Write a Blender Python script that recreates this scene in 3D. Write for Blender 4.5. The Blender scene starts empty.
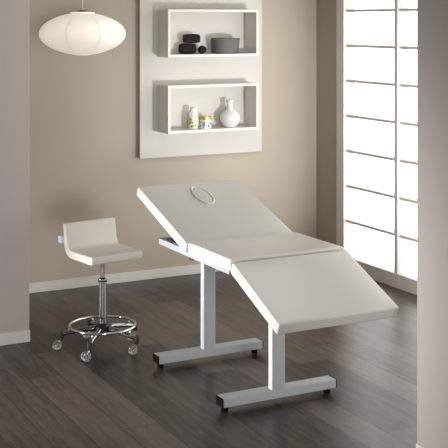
import bpy, bmesh, math, random
from mathutils import Vector, Matrix
random.seed(7)
S = bpy.context.scene
C = S.collection
PI = math.pi
R = math.radians

# ------------------------------------------------------------------ materials
def mat(name, col, rough=.5, metal=0, spec=.5, bump=0, bscale=60, **kw):
    m = bpy.data.materials.new(name); m.use_nodes = True
    nt = m.node_tree; b = nt.nodes['Principled BSDF']
    b.inputs['Base Color'].default_value = (*col, 1)
    b.inputs['Roughness'].default_value = rough
    b.inputs['Metallic'].default_value = metal
    b.inputs['Specular IOR Level'].default_value = spec
    for k, v in kw.items():
        b.inputs[k.replace('_', ' ')].default_value = v
    if bump:
        tc = nt.nodes.new('ShaderNodeTexCoord')
        n = nt.nodes.new('ShaderNodeTexNoise'); n.inputs['Scale'].default_value = bscale
        n.inputs['Detail'].default_value = 4
        bp = nt.nodes.new('ShaderNodeBump'); bp.inputs['Strength'].default_value = bump
        bp.inputs['Distance'].default_value = .002
        nt.links.new(tc.outputs['Object'], n.inputs['Vector'])
        nt.links.new(n.outputs['Fac'], bp.inputs['Height'])
        nt.links.new(bp.outputs['Normal'], b.inputs['Normal'])
    return m

def srgb(r, g, b):
    def f(c):
        c /= 255
        return c/12.92 if c <= .04045 else ((c+.055)/1.055)**2.4
    return (f(r), f(g), f(b))

M = {}
M['wall'] = mat('taupe_wall_paint', srgb(182, 170, 152), .85, bump=.15, bscale=90)
M['pier'] = mat('mauve_grey_wall_paint', srgb(186, 176, 171), .85, bump=.15, bscale=90)
M['ceiling'] = mat('ceiling_paint', srgb(150, 143, 132), .9)
M['white'] = mat('white_lacquer', srgb(222, 217, 210), .35)
M['board'] = mat('off_white_board', srgb(200, 195, 186), .55)
M['frame'] = mat('white_wood_frame', srgb(236, 229, 224), .5)
M['vinyl'] = mat('off_white_vinyl', srgb(212, 209, 202), .24, spec=.75, bump=.12, bscale=260)
M['stool_vinyl'] = mat('cream_vinyl', srgb(214, 208, 198), .45, bump=.12, bscale=260)
M['piping'] = mat('vinyl_piping', srgb(226, 221, 212), .35)
M['metal'] = mat('silver_grey_metallic_paint', srgb(172, 174, 176), .5, 0, .3)
M['rail'] = mat('grey_steel_rail', srgb(138, 141, 146), .5, 0, .3)
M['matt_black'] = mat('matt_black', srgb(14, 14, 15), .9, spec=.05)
M['black'] = mat('black_plastic', srgb(22, 22, 24), .45)
M['chrome'] = mat('chrome', (.78, .77, .75), .09, 1)
M['darkchrome'] = mat('polished_dark_chrome', (.32, .32, .32), .08, 1)
M['steel'] = mat('gas_lift_steel', (.5, .5, .51), .09, 1)
M['clear'] = mat('clear_castor_plastic', srgb(235, 235, 238), .06, 0, Transmission_Weight=.9)
M['towel'] = mat('plum_terry_towel', srgb(50, 41, 47), .95, spec=.1, bump=1, bscale=420)
M['tub'] = mat('grey_tub', srgb(94, 88, 85), .6)
M['ceramic'] = mat('white_ceramic', srgb(226, 223, 220), .22)
M['gold'] = mat('gold_lid', srgb(190, 160, 70), .3, .7)
M['cap'] = mat('white_plastic', srgb(232, 232, 224), .35)
M['tag'] = mat('pale_blue_plastic', srgb(205, 220, 234), .5)
M['cord'] = mat('white_cord', srgb(220, 216, 208), .6)
M['lampcap'] = mat('lamp_cap_metal', srgb(90, 84, 76), .4, .6)

def pane_mat():
    m = bpy.data.materials.new('backlit_window_pane'); m.use_nodes = True
    b = m.node_tree.nodes['Principled BSDF']
    b.inputs['Base Color'].default_value = (.3, .3, .295, 1)
    b.inputs['Emission Color'].default_value = (1, 1, 1, 1)
    b.inputs['Emission Strength'].default_value = 2.3
    return m
M['pane'] = pane_mat()

def paper_mat():
    m = bpy.data.materials.new('lit_rice_paper'); m.use_nodes = True
    nt = m.node_tree; b = nt.nodes['Principled BSDF']; L = nt.links.new; N = nt.nodes.new
    tc = N('ShaderNodeTexCoord')
    n = N('ShaderNodeTexNoise'); n.inputs['Scale'].default_value = 45; n.inputs['Detail'].default_value = 5
    mp = N('ShaderNodeMapping'); mp.inputs['Scale'].default_value = (1, 1, 3)
    r = N('ShaderNodeValToRGB')
    r.color_ramp.elements[0].position = .3; r.color_ramp.elements[1].position = .7
    r.color_ramp.elements[0].color = (*srgb(224, 216, 202), 1); r.color_ramp.elements[1].color = (*srgb(230, 223, 211), 1)
    L(tc.outputs['Object'], mp.inputs['Vector']); L(mp.outputs['Vector'], n.inputs['Vector']); L(n.outputs['Fac'], r.inputs['Fac'])
    sep = N('ShaderNodeSeparateXYZ'); L(tc.outputs['Object'], sep.inputs[0])
    def mt(op, a, bb=None):
        k = N('ShaderNodeMath'); k.operation = op
        for i, v in enumerate((a, bb)):
            if v is None: continue
            if isinstance(v, (int, float)): k.inputs[i].default_value = v
            else: L(v, k.inputs[i])
        return k.outputs[0]
    # overlapped paper gores (meridians) and the wire hoops
    ang = mt('FRACT', mt('ADD', mt('MULTIPLY', mt('ARCTAN2', sep.outputs['Y'], sep.outputs['X']), 8/(2*PI)), 8.43))
    seam = mt('LESS_THAN', mt('ABSOLUTE', mt('SUBTRACT', ang, .5)), .022)
    hoop = mt('LESS_THAN', mt('FRACT', mt('MULTIPLY', mt('ADD', sep.outputs['Z'], 1), 118)), .22)
    dark = mt('SUBTRACT', 1, mt('ADD', mt('MULTIPLY', seam, .22), mt('MULTIPLY', hoop, .09)))
    mx = N('ShaderNodeMixRGB'); mx.blend_type = 'MULTIPLY'; mx.inputs['Fac'].default_value = 1
    L(r.outputs['Color'], mx.inputs[1]); L(dark, mx.inputs[2])
    L(mx.outputs[0], b.inputs['Base Color']); L(mx.outputs[0], b.inputs['Emission Color'])
    b.inputs['Roughness'].default_value = .9
    b.inputs['Emission Strength'].default_value = .62
    return m
M['paper'] = paper_mat()

def label_mat(name, base, c2):
    m = bpy.data.materials.new(name); m.use_nodes = True
    nt = m.node_tree; b = nt.nodes['Principled BSDF']
    tc = nt.nodes.new('ShaderNodeTexCoord')
    n = nt.nodes.new('ShaderNodeTexNoise'); n.inputs['Scale'].default_value = 55; n.inputs['Detail'].default_value = 1
    r = nt.nodes.new('ShaderNodeValToRGB'); r.color_ramp.interpolation = 'CONSTANT'
    r.color_ramp.elements[0].color = (*base, 1); r.color_ramp.elements[1].color = (*c2, 1)
    r.color_ramp.elements[1].position = .55
    nt.links.new(tc.outputs['Object'], n.inputs['Vector']); nt.links.new(n.outputs['Fac'], r.inputs['Fac'])
    nt.links.new(r.outputs['Color'], b.inputs['Base Color'])
    b.inputs['Roughness'].default_value = .5
    return m
M['glabel'] = label_mat('green_leaf_label', srgb(226, 232, 205), srgb(128, 160, 58))
M['wlabel'] = label_mat('white_printed_label', srgb(238, 238, 236), srgb(130, 130, 140))

def floor_mat():
    m = bpy.data.materials.new('dark_oak_planks'); m.use_nodes = True
    nt = m.node_tree; L = nt.links.new; N = nt.nodes.new; b = nt.nodes['Principled BSDF']
    tc = N('ShaderNodeTexCoord')
    sep = N('ShaderNodeSeparateXYZ'); L(tc.outputs['Object'], sep.inputs[0])
    W, LEN = .168, 1.25
    def math_(op, a, bb=None):
        n = N('ShaderNodeMath'); n.operation = op
        for i, v in enumerate((a, bb)):
            if v is None: continue
            if isinstance(v, (int, float)): n.inputs[i].default_value = v
            else: L(v, n.inputs[i])
        return n.outputs[0]
    u = math_('DIVIDE', sep.outputs['X'], W)
    row = math_('FLOOR', u)
    fu = math_('FRACT', u)
    wn = N('ShaderNodeTexWhiteNoise'); wn.noise_dimensions = '1D'; L(row, wn.inputs['W'])
    v = math_('ADD', math_('DIVIDE', sep.outputs['Y'], LEN), wn.outputs['Value'])
    col = math_('FLOOR', v); fv = math_('FRACT', v)
    cmb = N('ShaderNodeCombineXYZ'); L(row, cmb.inputs[0]); L(col, cmb.inputs[1])
    wn2 = N('ShaderNodeTexWhiteNoise'); wn2.noise_dimensions = '2D'; L(cmb.outputs[0], wn2.inputs['Vector'])
    # seams
    e1 = math_('LESS_THAN', math_('MINIMUM', fu, math_('SUBTRACT', 1, fu)), .016)
    e2 = math_('LESS_THAN', math_('MINIMUM', fv, math_('SUBTRACT', 1, fv)), .0026)
    seam = math_('MAXIMUM', e1, e2)
    # grain, stretched along the plank and shifted per plank
    cmb2 = N('ShaderNodeCombineXYZ')
    L(math_('ADD', math_('MULTIPLY', sep.outputs['X'], 34), math_('MULTIPLY', wn2.outputs['Value'], 90)), cmb2.inputs[0])
    L(math_('MULTIPLY', sep.outputs['Y'], 2.6), cmb2.inputs[1])
    g = N('ShaderNodeTexNoise'); g.inputs['Scale'].default_value = 1.0; g.inputs['Detail'].default_value = 7
    g.inputs['Roughness'].default_value = .62; g.inputs['Distortion'].default_value = .9
    L(cmb2.outputs[0], g.inputs['Vector'])
    g2 = N('ShaderNodeTexNoise'); g2.inputs['Scale'].default_value = 7; g2.inputs['Detail'].default_value = 3
    L(cmb2.outputs[0], g2.inputs['Vector'])
    r = N('ShaderNodeValToRGB')
    r.color_ramp.elements[0].position = .33; r.color_ramp.elements[1].position = .72
    r.color_ramp.elements[0].color = (*srgb(24, 19, 16), 1); r.color_ramp.elements[1].color = (*srgb(98, 87, 80), 1)
    mix0 = math_('ADD', math_('MULTIPLY', g.outputs['Fac'], .72), math_('MULTIPLY', g2.outputs['Fac'], .28))
    mixv = math_('ADD', mix0, math_('MULTIPLY', math_('SUBTRACT', wn2.outputs['Value'], .5), .30))
    L(mixv, r.inputs['Fac'])
    mx = N('ShaderNodeMixRGB'); mx.blend_type = 'MIX'
    L(math_('MULTIPLY', seam, .8), mx.inputs['Fac']); L(r.outputs['Color'], mx.inputs[1])
    mx.inputs[2].default_value = (*srgb(18, 14, 12), 1)
    L(mx.outputs[0], b.inputs['Base Color'])
    b.inputs['Roughness'].default_value = .3
    b.inputs['Specular IOR Level'].default_value = .27
    bp = N('ShaderNodeBump'); bp.inputs['Strength'].default_value = .25; bp.inputs['Distance'].default_value = .002
    L(math_('SUBTRACT', mix0, math_('MULTIPLY', seam, .6)), bp.inputs['Height'])
    L(bp.outputs['Normal'], b.inputs['Normal'])
    return m
M['floor'] = floor_mat()

# ------------------------------------------------------------------ helpers
def obj(name, bm, m, parent=None, smooth=False, bevel=0, seg=2, loc=None):
    me = bpy.data.meshes.new(name)
    bmesh.ops.recalc_face_normals(bm, faces=bm.faces[:])
    bm.to_mesh(me); bm.free()
    me.materials.append(M[m] if isinstance(m, str) else m)
    o = bpy.data.objects.new(name, me); C.objects.link(o)
    if smooth:
        for p in me.polygons: p.use_smooth = True
    if bevel:
        md = o.modifiers.new('bevel', 'BEVEL'); md.width = bevel; md.segments = seg; md.limit_method = 'ANGLE'
        md.angle_limit = R(40)
        for p in me.polygons: p.use_smooth = True
        wn = o.modifiers.new('wn', 'WEIGHTED_NORMAL'); wn.keep_sharp = True
    if parent: o.parent = parent
    if loc: o.location = loc
    return o

def thing(name, label, cat, loc=(0, 0, 0), rz=0, group=None):
    o = bpy.data.objects.new(name, None); C.objects.link(o)
    o.empty_display_size = .1
    o.location = loc; o.rotation_euler = (0, 0, rz)
    o['label'] = label; o['category'] = cat
    if group: o['group'] = group
    return o

def struct(o, label=None):
    o['kind'] = 'structure'
    if label: o['label'] = label
    return o

def box(bm, x0, x1, y0, y1, z0, z1):
    vs = [bm.verts.new((x, y, z)) for x in (x0, x1) for y in (y0, y1) for z in (z0, z1)]
    for f in ((0, 1, 3, 2), (4, 6, 7, 5), (0, 4, 5, 1), (2, 3, 7, 6), (0, 2, 6, 4), (1, 5, 7, 3)):
        bm.faces.new([vs[i] for i in f])
    return vs

def B(*a):
    bm = bmesh.new(); box(bm, *a); return bm

def lathe(prof, n=40, cx=0, cy=0, mod=None, sx=1, sy=1):
    """prof: list of (r, z); closed with caps where r == 0"""
    bm = bmesh.new(); rings = []
    for r, z in prof:
        if r < 1e-6: rings.append([bm.verts.new((cx, cy, z))]); continue
        ring = []
        for k in range(n):
            a = 2*PI*k/n
            rr = r*(mod(a, z) if mod else 1)
            ring.append(bm.verts.new((cx+rr*math.cos(a)*sx, cy+rr*math.sin(a)*sy, z)))
        rings.append(ring)
    for A, Bb in zip(rings, rings[1:]):
        if len(A) == 1 and len(Bb) == 1: continue
        for k in range(n):
            k2 = (k+1) % n
            if len(A) == 1: bm.faces.new((A[0], Bb[k2], Bb[k]))
            elif len(Bb) == 1: bm.faces.new((A[k], A[k2], Bb[0]))
            else: bm.faces.new((A[k], A[k2], Bb[k2], Bb[k]))
    return bm

def tube(bm, pts, rad, n=12, closed=False, cap=True):
    pts = [Vector(p) for p in pts]; rings = []
    rads = rad if isinstance(rad, (list, tuple)) else [rad]*len(pts)
    m = len(pts)
    for i, p in enumerate(pts):
        if closed: t = pts[(i+1) % m]-pts[i-1]
        else: t = pts[min(i+1, m-1)]-pts[max(i-1, 0)]
        t.normalize()
        ref = Vector((0, 0, 1)) if abs(t.z) < .95 else Vector((1, 0, 0))
        a = t.cross(ref).normalized(); b = a.cross(t)
        rings.append([bm.verts.new(p+(a*math.cos(2*PI*k/n)+b*math.sin(2*PI*k/n))*rads[i]) for k in range(n)])
    for i in range(m if closed else m-1):
        A, Bb = rings[i], rings[(i+1) % m]
        for k in range(n): bm.faces.new((A[k], A[(k+1) % n], Bb[(k+1) % n], Bb[k]))
    if cap and not closed:
        bm.faces.new(rings[0]); bm.faces.new(rings[-1])
    return bm

# ------------------------------------------------------------------ setting
BX, BY, CZ = 4.47, 7.10, 2.62
struct(obj('floor', B(-2.2, BX+.25, -.6, BY+.12, -.06, 0), 'floor'))
struct(obj('ceiling', B(-2.2, BX+.25, -.6, BY+.12, CZ, CZ+.06), 'ceiling'))
struct(obj('wall_back', B(.2, BX+.25, BY, BY+.12, 0, CZ), 'wall'))
struct(obj('wall_left', B(-2.2, 1.888, 6.025, 6.145, 0, CZ), 'pier', bevel=.004))
struct(obj('baseboard_left', B(-2.2, 1.889, 6.012, 6.025, 0, .066), 'white', bevel=.003))
struct(obj('baseboard_back', B(.2, BX-.014, BY-.014, BY, 0, .066), 'white', bevel=.003))
# right wall: short painted stretch beside the corner, then the lit lattice
struct(obj('wall_right', B(BX, BX+.25, 6.82, BY, 0, CZ), 'wall'))
struct(obj('baseboard_right', B(BX-.014, BX, 6.82, BY-.014, 0, .066), 'white', bevel=.003))
# wall end close to the camera on the right
PX, PY = 2.795, 3.668
struct(obj('wall_front', B(PX, PX+.14, .6, PY, 0, CZ), 'pier', bevel=.006, seg=3))
struct(obj('baseboard_front', B(PX-.006, PX, .6, PY, 0, .066), 'white', bevel=.003))

# ------------------------------------------------------------------ lattice window
win = bpy.data.objects.new('window_1', None); C.objects.link(win); win.location = (BX, 6.82, 0)
struct(win, 'floor-to-ceiling white lattice window with backlit translucent panes')
D = .095
Y_HI, CELL, MW = 6.726, .612, .035
NC = 7
ylo_end = Y_HI-NC*(CELL+MW)
def wl(bm, x0, x1, y0, y1, z0, z1): return box(bm, x0, x1, y0-6.82, y1-6.82, z0, z1)
bm = bmesh.new()
wl(bm, -.004, D+.03, Y_HI, 6.82, 0, CZ)                      # stile at the corner
wl(bm, -.004, D+.03, ylo_end-.09, ylo_end, 0, CZ)
obj('window_frame', bm, 'frame', win, bevel=.002)
bm = bmesh.new(); wl(bm, -.002, D+.03, ylo_end, Y_HI, 0, .097); obj('plinth', bm, 'frame', win, bevel=.002)
for c in range(NC):
    yh = Y_HI-c*(CELL+MW); yl = yh-CELL
    if c < NC-1:
        bm = bmesh.new(); wl(bm, 0, D, yl-MW, yl, .097, CZ); obj('mullion', bm, 'frame', win, bevel=.0015)
    for k in range(9):
        z0 = .097+k*.255
        z1 = z0+.255 if k < 8 else CZ
        if k:
            bm = bmesh.new(); wl(bm, 0.018, D, yl, yh, z0-.0085, z0+.0085); obj('glazing_bar', bm, 'frame', win)
    bm = bmesh.new(); wl(bm, D, D+.012, yl-.003, yh+.003, .09, CZ); obj('pane', bm, 'pane', win)

# ------------------------------------------------------------------ wall panel and box shelves
pt = thing('wall_panel', 'tall off-white display panel mounted on the taupe back wall', 'wall panel', (3.484, BY, .852))
obj('board', B(-.485, .485, -.05, -.026, 0, 1.72), 'board', pt, bevel=.002)
obj('gap_shadow', B(-.474, .474, -.026, 0, .012, 1.70), 'matt_black', pt)  # black filler standing in for the shadow in the gap behind the board
PF = BY-.05
def shelf(z0, label):
    t = thing('wall_shelf', label, 'shelf', (3.489, PF, z0), 0, 'box shelves on the display panel')
    w, d, h, k = .355, .172, .331, .019
    bm = bmesh.new()
    # an open box frame: outer ring and inner ring
    def ring(hw, z_lo, z_hi, y): return [bm.verts.new(v) for v in ((-hw, y, z_lo), (hw, y, z_lo), (hw, y, z_hi), (-hw, y, z_hi))]
    of, ob = ring(w, 0, h, -d), ring(w, 0, h, 0)
    nf, nb = ring(w-k, k, h-k, -d), ring(w-k, k, h-k, 0)
    for i in range(4):
        j = (i+1) % 4
        bm.faces.new((of[i], of[j], nf[j], nf[i])); bm.faces.new((of[i], ob[i], ob[j], of[j]))
        bm.faces.new((nf[i], nf[j], nb[j], nb[i])); bm.faces.new((ob[i], nb[i], nb[j], ob[j]))
    obj('box_frame', bm, 'white', t, bevel=.0015)
    obj('back_board', B(-w+k, w-k, -.006, 0, k, h-k), 'board', t)
    return t
shelf(1.557, 'upper white open box shelf holding dark rolled towels and a grey tub')
shelf(1.033, 'lower white open box shelf holding a bottle, a jar and a white vase')
ZU, ZL = 1.557+.019, 1.033+.019

# towels: rolled terry with a spiral end
def towel(name, rad, length, loc, rz, label, tilt=0):
    t = bmesh.new(); turns, N = 5.75, 132
    th = rad/turns*.86
    prev = None
    inner, outer = [], []
    for i in range(N+1):
        a = 2*PI*turns*i/N; r = .003+(rad-.003-th)*i/N
        c, s = math.cos(a), math.sin(a)
        inner.append((r*c, r*s)); outer.append(((r+th)*c, (r+th)*s))
    ys = [(-length/2, .62), (-length/2+.004, .78), (-length/2+.013, .92), (-length*.22, 1.0), (0, 1.02), (length*.22, 1.0), (length/2-.013, .92), (length/2-.004, .78), (length/2, .62)]
    grid = []
    for y, s in ys:
        grid.append(([t.verts.new((x*s, y, z*s)) for x, z in inner], [t.verts.new((x*s, y, z*s)) for x, z in outer]))
    for (i0, o0), (i1, o1) in zip(grid, grid[1:]):
        for k in range(N):
            t.faces.new((i0[k], i0[k+1], i1[k+1], i1[k])); t.faces.new((o0[k], o1[k], o1[k+1], o0[k+1]))
        t.faces.new((i0[0], i1[0], o1[0], o0[0])); t.faces.new((i0[N], o0[N], o1[N], i1[N]))
    for (i0, o0) in (grid[0], grid[-1]):
        for k in range(N): t.faces.new((i0[k], o0[k], o0[k+1], i0[k+1]))
    o = obj(name, t, 'towel', smooth=True, loc=loc)
    o.rotation_euler = (tilt, 0, rz)
    o['label'] = label; o['category'] = 'towel'; o['group'] = 'rolled towels on the upper shelf'
    return o
TY = 6.965
towel('rolled_towel', .038, .120, (3.330, TY+.012, ZU+.0388), R(62), 'dark plum rolled towel lying at the lower left of the pile of three')
towel('rolled_towel', .030, .095, (3.424, TY-.030, ZU+.0305), R(-18), 'smallest dark plum rolled towel, lower right of the pile beside the grey tub')
towel('rolled_towel', .033, .122, (3.356, TY+.004, ZU+.109), R(66), 'dark plum rolled towel lying on top of the two others')

# grey tub with lid
t = thing('tub', 'round grey lidded tub standing on the upper box shelf', 'tub', (3.622, 6.962, ZU))
obj('body', lathe([(0, 0), (.090, 0), (.097, .006), (.104, .088), (.104, .092), (0, .092)], 48, sy=.70), 'tub', t, smooth=False, bevel=.002)
obj('lid', lathe([(0, .092), (.108, .092), (.109, .106), (.106, .110), (0, .110)], 48, sy=.70), 'tub', t, bevel=.002)

# bottle
t = thing('bottle', 'small bottle with green and white label and white cap on lower shelf', 'bottle', (3.364, 6.955, ZL))
obj('body', lathe([(0, 0), (.031, 0), (.034, .004), (.034, .105), (.030, .114), (.021, .119), (.021, .122), (0, .122)], 36), 'cap', t, smooth=True)
lb = obj('label', lathe([(.0345, .012), (.0348, .012), (.0348, .094), (.0345, .094), (.0345, .012)], 36), 'glabel', t, smooth=False)
lb['label'] = 'green and white printed label'
obj('cap', lathe([(0, .122), (.023, .122), (.024, .126), (.024, .144), (.018, .152), (0, .154)], 32), 'cap', t, smooth=True)
# jar
t = thing('jar', 'squat white jar with gold lid beside the bottle on lower shelf', 'jar', (3.452, 6.945, ZL))
obj('body', lathe([(0, 0), (.039, 0), (.042, .004), (.042, .060), (.039, .064), (0, .064)], 40), 'cap', t, smooth=False, bevel=.001)
lb = obj('label', lathe([(.0425, .010), (.0428, .010), (.0428, .052), (.0425, .052), (.0425, .010)], 40), 'wlabel', t)
lb['label'] = 'white printed label'
l = obj('lid', lathe([(0, .064), (.043, .064), (.044, .067), (.044, .084), (.042, .086), (0, .086)], 40), 'gold', t, smooth=False, bevel=.001)
l['label'] = 'gold screw lid'
# vase
o = obj('vase', lathe([(0, 0), (.034, 0), (.040, .003), (.058, .020), (.070, .045), (.073, .068), (.066, .092), (.048, .112), (.030, .124), (.023, .136),
      (.020, .155), (.020, .172), (.024, .186), (.029, .193), (.026, .193), (.018, .184), (.016, .150), (.016, .13), (0, .125)], 48), 'ceramic', smooth=True, loc=(3.652, 6.955, ZL))
o['label'] = 'white round-bellied ceramic vase with narrow flared neck on lower shelf'; o['category'] = 'vase'

# ------------------------------------------------------------------ paper pendant
LX, LY, LZ = 2.268, 6.2, 1.730
t = thing('pendant_lamp', 'large flattened white rice-paper pendant lamp hanging at upper left', 'lamp', (LX, LY, LZ))
prof = []
NR = 34
Rm, Hh = .256, .128
for i in range(NR*3+1):
    v = -1+2*i/(NR*3)
    z = v*Hh
    # superellipse-like belly between a small bottom opening and a wider top collar
    rr = Rm*max(0, 1-abs(v)**2.0)**.58
    floor_r = .036 if v < 0 else .072
    rr = max(rr, floor_r*(1-0*v))
    rr += .0011*math.cos(2*PI*i/3)
    prof.append((rr, z))
prof = [(.012, -Hh-.001)]+prof+[(.03, Hh+.002)]
obj('lamp_shade', lathe(prof, 96, mod=lambda a, z: 1-.012*max(0, math.cos(4*a+.35))**40-.004*math.cos(16*a)), 'paper', t, smooth=True)
obj('lamp_cap', lathe([(0, Hh), (.026, Hh), (.026, Hh+.010), (.008, Hh+.014), (0, Hh+.014)], 24), 'lampcap', t, smooth=False)
obj('cord', tube(bmesh.new(), [(0, 0, Hh+.012), (0, 0, CZ-LZ-.02)], .004, 10), 'cord', t, smooth=True)
obj('ceiling_rose', lathe([(0, CZ-LZ), (.05, CZ-LZ), (.05, CZ-LZ-.015), (.012, CZ-LZ-.03), (0, CZ-LZ-.03)], 24), 'cap', t)

# ------------------------------------------------------------------ treatment table
XL, XR = 2.312, 2.926
XC = (XL+XR)/2
HW = (XR-XL)/2
bed = thing('treatment_table', 'off-white three-section padded treatment table on a silver-grey two-post frame', 'treatment table', (XC, 4.72, 0))
def bl(p): return Vector((p[0]-XC, p[1]-4.72, p[2]))
def pad(name, y0, z0, y1, z1, slant0=0, slant1=0, TH=.057):
    """padded slab: its TOP edge runs from (y0,z0) to (y1,z1); slightly crowned"""
    bm = bmesh.new()
    d = Vector((0, y1-y0, z1-z0)); Ln = d.length; d.normalize()
    n = Vector((0, -d.z, d.y))
    if n.z < 0: n = -n
    NX, NY = 14, 14
    top = []
    def ss(v): return 1-abs(2*v-1)**4
    for i in range(NX+1):
        row = []
        for j in range(NY+1):
            u, v = i/NX, j/NY
            crown = .005*ss(u)*ss(v)
            p = Vector((-HW+2*HW*u, y0-4.72, z0))+d*(Ln*v)+n*(crown-.004)
            row.append(bm.verts.new(p))
        top.append(row)
    bot = {}
    def down(vt, u, v):
        return bm.verts.new(Vector((-HW+2*HW*u, y0-4.72, z0))+d*(Ln*v+(slant0*(1-v)+slant1*v))-n*TH)
    for i in range(NX):
        for j in range(NY):
            bm.faces.new((top[i][j], top[i+1][j], top[i+1][j+1], top[i][j+1]))
    rim = [(i, 0) for i in range(NX)]+[(NX, j) for j in range(NY)]+[(i, NY) for i in range(NX, 0, -1)]+[(0, j) for j in range(NY, 0, -1)]
    lows = [down(None, i/NX, j/NY) for i, j in rim]
    for k in range(len(rim)):
        k2 = (k+1) % len(rim)
        a, b = rim[k], rim[k2]
        bm.faces.new((top[a[0]][a[1]], lows[k], lows[k2], top[b[0]][b[1]]))
    bm.faces.new(lows)
    o = obj(name, bm, 'vinyl', bed, bevel=.009, seg=4)
    return o, d, n
HINGE1 = (4.862, .722)
hp, hd, hn = pad('headrest_pad', 5.470, .920, *HINGE1)
pad('seat_pad', 4.846, .730, 4.402, .733)
pad('leg_pad', 4.382, .724, 3.960, .546, TH=.060)

# oval plug closing the face hole, in the head pad's plane
fc = bl((2.622, 5.307, .8692))
ad = -hd   # up the slope
def oval(bm, a, b, rad, off):
    pts = [fc+hn*off+Vector((1, 0, 0))*(a*math.cos(q))+ad*(b*math.sin(q)) for q in (2*PI*k/56 for k in range(56))]
    tube(bm, pts, rad, 8, closed=True)
bm = bmesh.new()
vs0 = [bm.verts.new(fc+hn*-.010+Vector((1, 0, 0))*(.041*math.cos(2*PI*k/56))+ad*(.096*math.sin(2*PI*k/56))) for k in range(56)]
vs1 = [bm.verts.new(fc+hn*.0018+Vector((1, 0, 0))*(.041*math.cos(2*PI*k/56))+ad*(.096*math.sin(2*PI*k/56))) for k in range(56)]
vs2 = [bm.verts.new(fc+hn*.0045+Vector((1, 0, 0))*(.032*math.cos(2*PI*k/56))+ad*(.086*math.sin(2*PI*k/56))) for k in range(56)]
for k in range(56):
    k2 = (k+1) % 56
    bm.faces.new((vs0[k], vs0[k2], vs1[k2], vs1[k])); bm.faces.new((vs1[k], vs1[k2], vs2[k2], vs2[k]))
bm.faces.new(vs2); bm.faces.new(vs0)
o = obj('face_hole_plug', bm, 'vinyl', bed, smooth=False, bevel=.001); o['label'] = 'oval removable plug in the head section'
bm = bmesh.new(); oval(bm, .0465, .101, .0045, .0026)
obj('piping', bm, 'piping', o, smooth=True)

# frame: side rails with end bars, black sheet put in for the shade between them
RX0, RX1, FY0, FY1, FZ0, FZ1 = 2.332, 2.906, 4.45, 5.236, .648, .680
def tl(bm, x0, x1, y0, y1, z0, z1): return box(bm, x0-XC, x1-XC, y0-4.72, y1-4.72, z0, z1)
for x0, x1 in ((RX0, RX0+.028), (RX1-.028, RX1)):
    bm = bmesh.new(); tl(bm, x0, x1, FY0, FY1, FZ0, FZ1); obj('side_rail', bm, 'rail', bed, bevel=.003)
for y0, y1 in ((FY1-.03, FY1), (FY0, FY0+.03)):
    bm = bmesh.new(); tl(bm, RX0+.028, RX1-.028, y0, y1, FZ0, FZ1); obj('cross_bar', bm, 'rail', bed, bevel=.003)
bm = bmesh.new(); tl(bm, RX0+.028, RX1-.028, FY0+.03, FY1-.03, FZ0+.004, FZ0+.012)
o = obj('frame_shade', bm, 'matt_black', bed); o['label'] = 'black sheet standing in for the shade inside the frame'
for x in (RX0+.012, RX1-.02):
    bm = bmesh.new(); tl(bm, x, x+.01, 4.862, 4.90, FZ0-.016, FZ0+.002); obj('hinge_bracket', bm, 'black', bed, bevel=.002)
for sx in (-1, 1):
    bm = bmesh.new()
    y0, y1 = 4.46-4.72, 4.12-4.72
    x = sx*.20
    prof4 = [(y0, .652), (y0, .676), (4.37-4.72, .668), (y1, .565), (y1, .556)]
    a = [bm.verts.new((x-.012, y, z)) for y, z in prof4]; b = [bm.verts.new((x+.012, y, z)) for y, z in prof4]
    bm.faces.new(a); bm.faces.new(b)
    for k in range(5): bm.faces.new((a[k], a[(k+1) % 5], b[(k+1) % 5], b[k]))
    obj('support_arm', bm, 'metal', bed)
def leg_set(y):
    """a post with its floor bar, end caps and levelling feet"""
    pc = 2.621
    bm = bmesh.new(); tl(bm, pc-.036, pc+.036, y-.036, y+.002, .066, FZ0)
    obj('post', bm, 'metal', bed, bevel=.005, seg=3)
    bm = bmesh.new(); tl(bm, 2.330, 2.944, y-.036, y+.036, .026, .068)
    fb = obj('foot_bar', bm, 'metal', bed, bevel=.004, seg=3)
    for x0, x1 in ((2.3235, 2.3305), (2.9435, 2.9505)):
        bm = bmesh.new(); tl(bm, x0, x1, y-.0355, y+.0355, .0265, .0675); o = obj('end_cap', bm, 'matt_black', fb, bevel=.003); o['label'] = 'black end cap'
    for x in (2.352, 2.912):
        o = obj('levelling_foot', lathe([(0, 0), (.015, 0), (.017, .004), (.017, .012), (.007, .015), (.007, .028), (0, .028)], 20, x-XC, y-4.72), 'matt_black', fb)
        o['label'] = 'black rubber levelling foot'
leg_set(5.258)
leg_set(4.532)

# ------------------------------------------------------------------ stool
SX, SY = 2.206, 5.713
st = thing('rolling_stool', 'cream low-backed rolling stool with chrome foot ring and castors', 'stool', (SX, SY, 0))
seatrot = R(10)
def rot(x, y): return (x*math.cos(seatrot)-y*math.sin(seatrot), x*math.sin(seatrot)+y*math.cos(seatrot))
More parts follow.
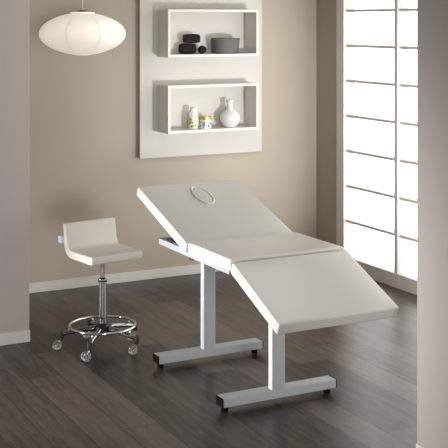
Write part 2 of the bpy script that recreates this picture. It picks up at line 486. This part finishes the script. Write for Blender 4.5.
# seat shell: L profile swept across the width, rounded all round
SZ = .545
def L_profile():
    th = .044
    rad = .062
    ctr = []
    for k in range(7): ctr.append((-.158+(.128-rad+.158)*k/6, SZ-th/2-.000*k, 0))
    cy, cz = .128-rad, SZ-th/2+rad
    for k in range(1, 9):
        a = -PI/2+(PI/2-R(8))*k/8
        ctr.append((cy+rad*math.cos(a), cz+rad*math.sin(a), 0))
    y, z = ctr[-1][0], ctr[-1][1]
    for k in range(1, 6):
        zz = z+(.685-z)*k/5
        ctr.append((y+(zz-z)*math.tan(R(8)), zz, 0))
    return [(c[0], c[1]) for c in ctr], th
ctr, th = L_profile()
bm = bmesh.new()
NXs = 12; W2 = .163
tops, bots = [], []
for i in range(NXs+1):
    u = -1+2*i/NXs
    rt, rb = [], []
    for k, (y, z) in enumerate(ctr):
        p0 = ctr[max(k-1, 0)]; p1 = ctr[min(k+1, len(ctr)-1)]
        t_ = Vector((p1[0]-p0[0], p1[1]-p0[1])).normalized(); n_ = Vector((-t_.y, t_.x))
        h = th/2*(1 if k < 10 else 1-.28*(k-10)/(len(ctr)-11))
        cr = .004*(1-u**4)*(1-(2*k/(len(ctr)-1)-1)**6)
        x, yy = rot(u*W2, y+n_.x*(h+cr)); rt.append(bm.verts.new((x, yy, z+n_.y*(h+cr))))
        x, yy = rot(u*W2, y-n_.x*h); rb.append(bm.verts.new((x, yy, z-n_.y*h)))
    tops.append(rt); bots.append(rb)
K = len(ctr)
for i in range(NXs):
    for k in range(K-1):
        bm.faces.new((tops[i][k], tops[i+1][k], tops[i+1][k+1], tops[i][k+1]))
        bm.faces.new((bots[i][k], bots[i][k+1], bots[i+1][k+1], bots[i+1][k]))
    bm.faces.new((tops[i][0], bots[i][0], bots[i+1][0], tops[i+1][0]))
    bm.faces.new((tops[i][K-1], tops[i+1][K-1], bots[i+1][K-1], bots[i][K-1]))
for i in (0, NXs):
    for k in range(K-1): bm.faces.new((tops[i][k], tops[i][k+1], bots[i][k+1], bots[i][k]))
obj('seat', bm, 'stool_vinyl', st, bevel=.010, seg=4)
bm = bmesh.new()
vs = box(bm, -W2-.012, -W2+.02, .150, .186, .574, .614)
for v in vs: v.co.x, v.co.y = rot(v.co.x, v.co.y)
o = obj('tag', bm, 'tag', st, bevel=.003); o['label'] = 'pale blue tag on the back of the seat'
bm = bmesh.new(); vs = box(bm, -.075, .075, -.075, .075, SZ-th-.010, SZ-th+.001)
for v in vs: v.co.x, v.co.y = rot(v.co.x, v.co.y)
obj('seat_plate', bm, 'black', st)
obj('gas_lift', lathe([(0, .36), (.0125, .36), (.0125, SZ-th-.008), (0, SZ-th-.008)], 24), 'steel', st, smooth=False, bevel=.001)
obj('column', lathe([(0, .12), (.0215, .12), (.0215, .370), (.0235, .372), (.0235, .385), (.014, .392), (0, .392)], 28), 'steel', st, bevel=.001)
obj('collar', lathe([(.0216, .368), (.0245, .368), (.0245, .378), (.0216, .378), (.0216, .368)], 28), 'black', st)
obj('hub', lathe([(0, .088), (.036, .088), (.042, .094), (.042, .118), (.036, .132), (.024, .140), (0, .140)], 28), 'black', st, bevel=.002)
RZ, RR = .128, .181
bm = tube(bmesh.new(), [(RR*math.cos(2*PI*k/72), RR*math.sin(2*PI*k/72), RZ) for k in range(72)], .0072, 12, closed=True)
obj('foot_ring', bm, 'chrome', st, smooth=True)
cam_right = Vector((math.cos(R(27.4)), -math.sin(R(27.4)), 0))
for k in range(5):
    a = R(159+72*k); c, s = math.cos(a), math.sin(a)
    bm = bmesh.new()
    # tapering arm of oval section, sloping down from the hub
    pts, rr = [], []
    for q in range(9):
        f = q/8; r = .034+(.222-.034)*f
        pts.append((r*c, r*s, .112-.028*f**1.6)); rr.append(.0155-.0045*f)
    tube(bm, pts, rr, 12)
    ar = obj('arm', bm, 'darkchrome', st, smooth=True)
    bm = bmesh.new(); tube(bm, [(RR*c, RR*s, .092), (RR*c, RR*s, RZ)], .005, 10); obj('ring_stay', bm, 'chrome', ar, smooth=True)
    x, y = .227*c, .227*s
    obj('arm_socket', lathe([(0, .056), (.0125, .056), (.0145, .060), (.0145, .094), (.011, .100), (0, .101)], 20, x, y), 'black', ar, bevel=.001)
    # castor trailing to the left, fork and twin wheels
    tr = Vector((-.86, .42, 0)).normalized()
    if k in (1,): tr = Vector((-.95, -.1, 0)).normalized()
    sd = Vector((-tr.y, tr.x, 0))
    ctrw = Vector((x, y, 0))+tr*.020+Vector((0, 0, .0245))
    bm = bmesh.new()
    tube(bm, [(x, y, .060), (x, y, .048)], .0085, 12)
    for q in (-1, 1):
        p0 = Vector((x, y, .050))+sd*(q*.004); p1 = ctrw+sd*(q*.004)
        tube(bm, [p0, (p0+p1)/2+Vector((0, 0, .006)), p1], .0046, 8)
    tube(bm, [ctrw-sd*.018, ctrw+sd*.018], .004, 10)
    cs = obj('castor_fork', bm, 'chrome', ar, smooth=True)
    for q in (-1, 1):
        bm = bmesh.new()
        prof2 = [(0, -.006), (.018, -.006), (.0235, -.004), (.0245, 0), (.0235, .004), (.018, .006), (0, .006)]
        bm = lathe(prof2, 28)
        mt = Matrix.Translation(ctrw+sd*(q*.0125)) @ Vector((0, 0, 1)).rotation_difference(sd).to_matrix().to_4x4()
        bmesh.ops.transform(bm, matrix=mt, verts=bm.verts[:])
        o = obj('castor_wheel', bm, 'clear', ar, smooth=True); o['label'] = 'clear plastic castor wheel'

# ------------------------------------------------------------------ camera
cam = bpy.data.cameras.new('camera'); co = bpy.data.objects.new('camera', cam); C.objects.link(co)
co.location = (0, 0, 1.8); co.rotation_euler = (R(90), 0, R(-27.4))
cam.sensor_width = 36; cam.lens = 36*1103/448; cam.shift_y = -(224-22)/448
cam.clip_start = .05
S.camera = co

# ------------------------------------------------------------------ light
def area(name, loc, aim, sx, sy, power, col=(1, 1, 1), spread=180):
    l = bpy.data.lights.new(name, 'AREA'); l.shape = 'RECTANGLE'; l.size = sx; l.size_y = sy; l.energy = power; l.color = col; l.spread = R(spread)
    o = bpy.data.objects.new(name, l); C.objects.link(o); o.location = loc
    o.rotation_euler = (Vector(aim)-Vector(loc)).to_track_quat('-Z', 'Y').to_euler()
    return o
area('left_softbox', (-.8, 5.6, .36), (2.3, 4.78, .56), .6, .5, 20, spread=43)  # unseen softbox out of view at left, aimed at the table's side edges
area('overhead_fill', (3.0, 4.9, CZ-.03), (3.0, 4.9, 0), 1.6, 1.2, 11.5)  # unseen lamp added overhead to brighten the tops of the pads
area('front_fill', (-1.5, -8, 1.3), (2.4, 6.5, 1.0), 2.2, 1.8, 500)  # unseen fill lamp added far behind the camera to lift front-facing surfaces
sl = bpy.data.lights.new('spot_lamp', 'SPOT'); sl.energy = 520; sl.spot_size = R(34); sl.spot_blend = 1; sl.color = (.97, 1, 1.06); sl.shadow_soft_size = .12
so = bpy.data.objects.new('spot_lamp', sl); C.objects.link(so); so.location = (4.25, 2.4, .6)
so.rotation_euler = (Vector((3.85, 7.1, 1.2))-so.location).to_track_quat('-Z', 'Y').to_euler()
w = bpy.data.worlds.new('world'); S.world = w; w.use_nodes = True
w.node_tree.nodes['Background'].inputs[0].default_value = (1, 1, 1, 1)
w.node_tree.nodes['Background'].inputs[1].default_value = .36

S.view_settings.view_transform = 'Standard'; S.view_settings.look = 'None'
S.view_settings.exposure = 0; S.view_settings.gamma = 1
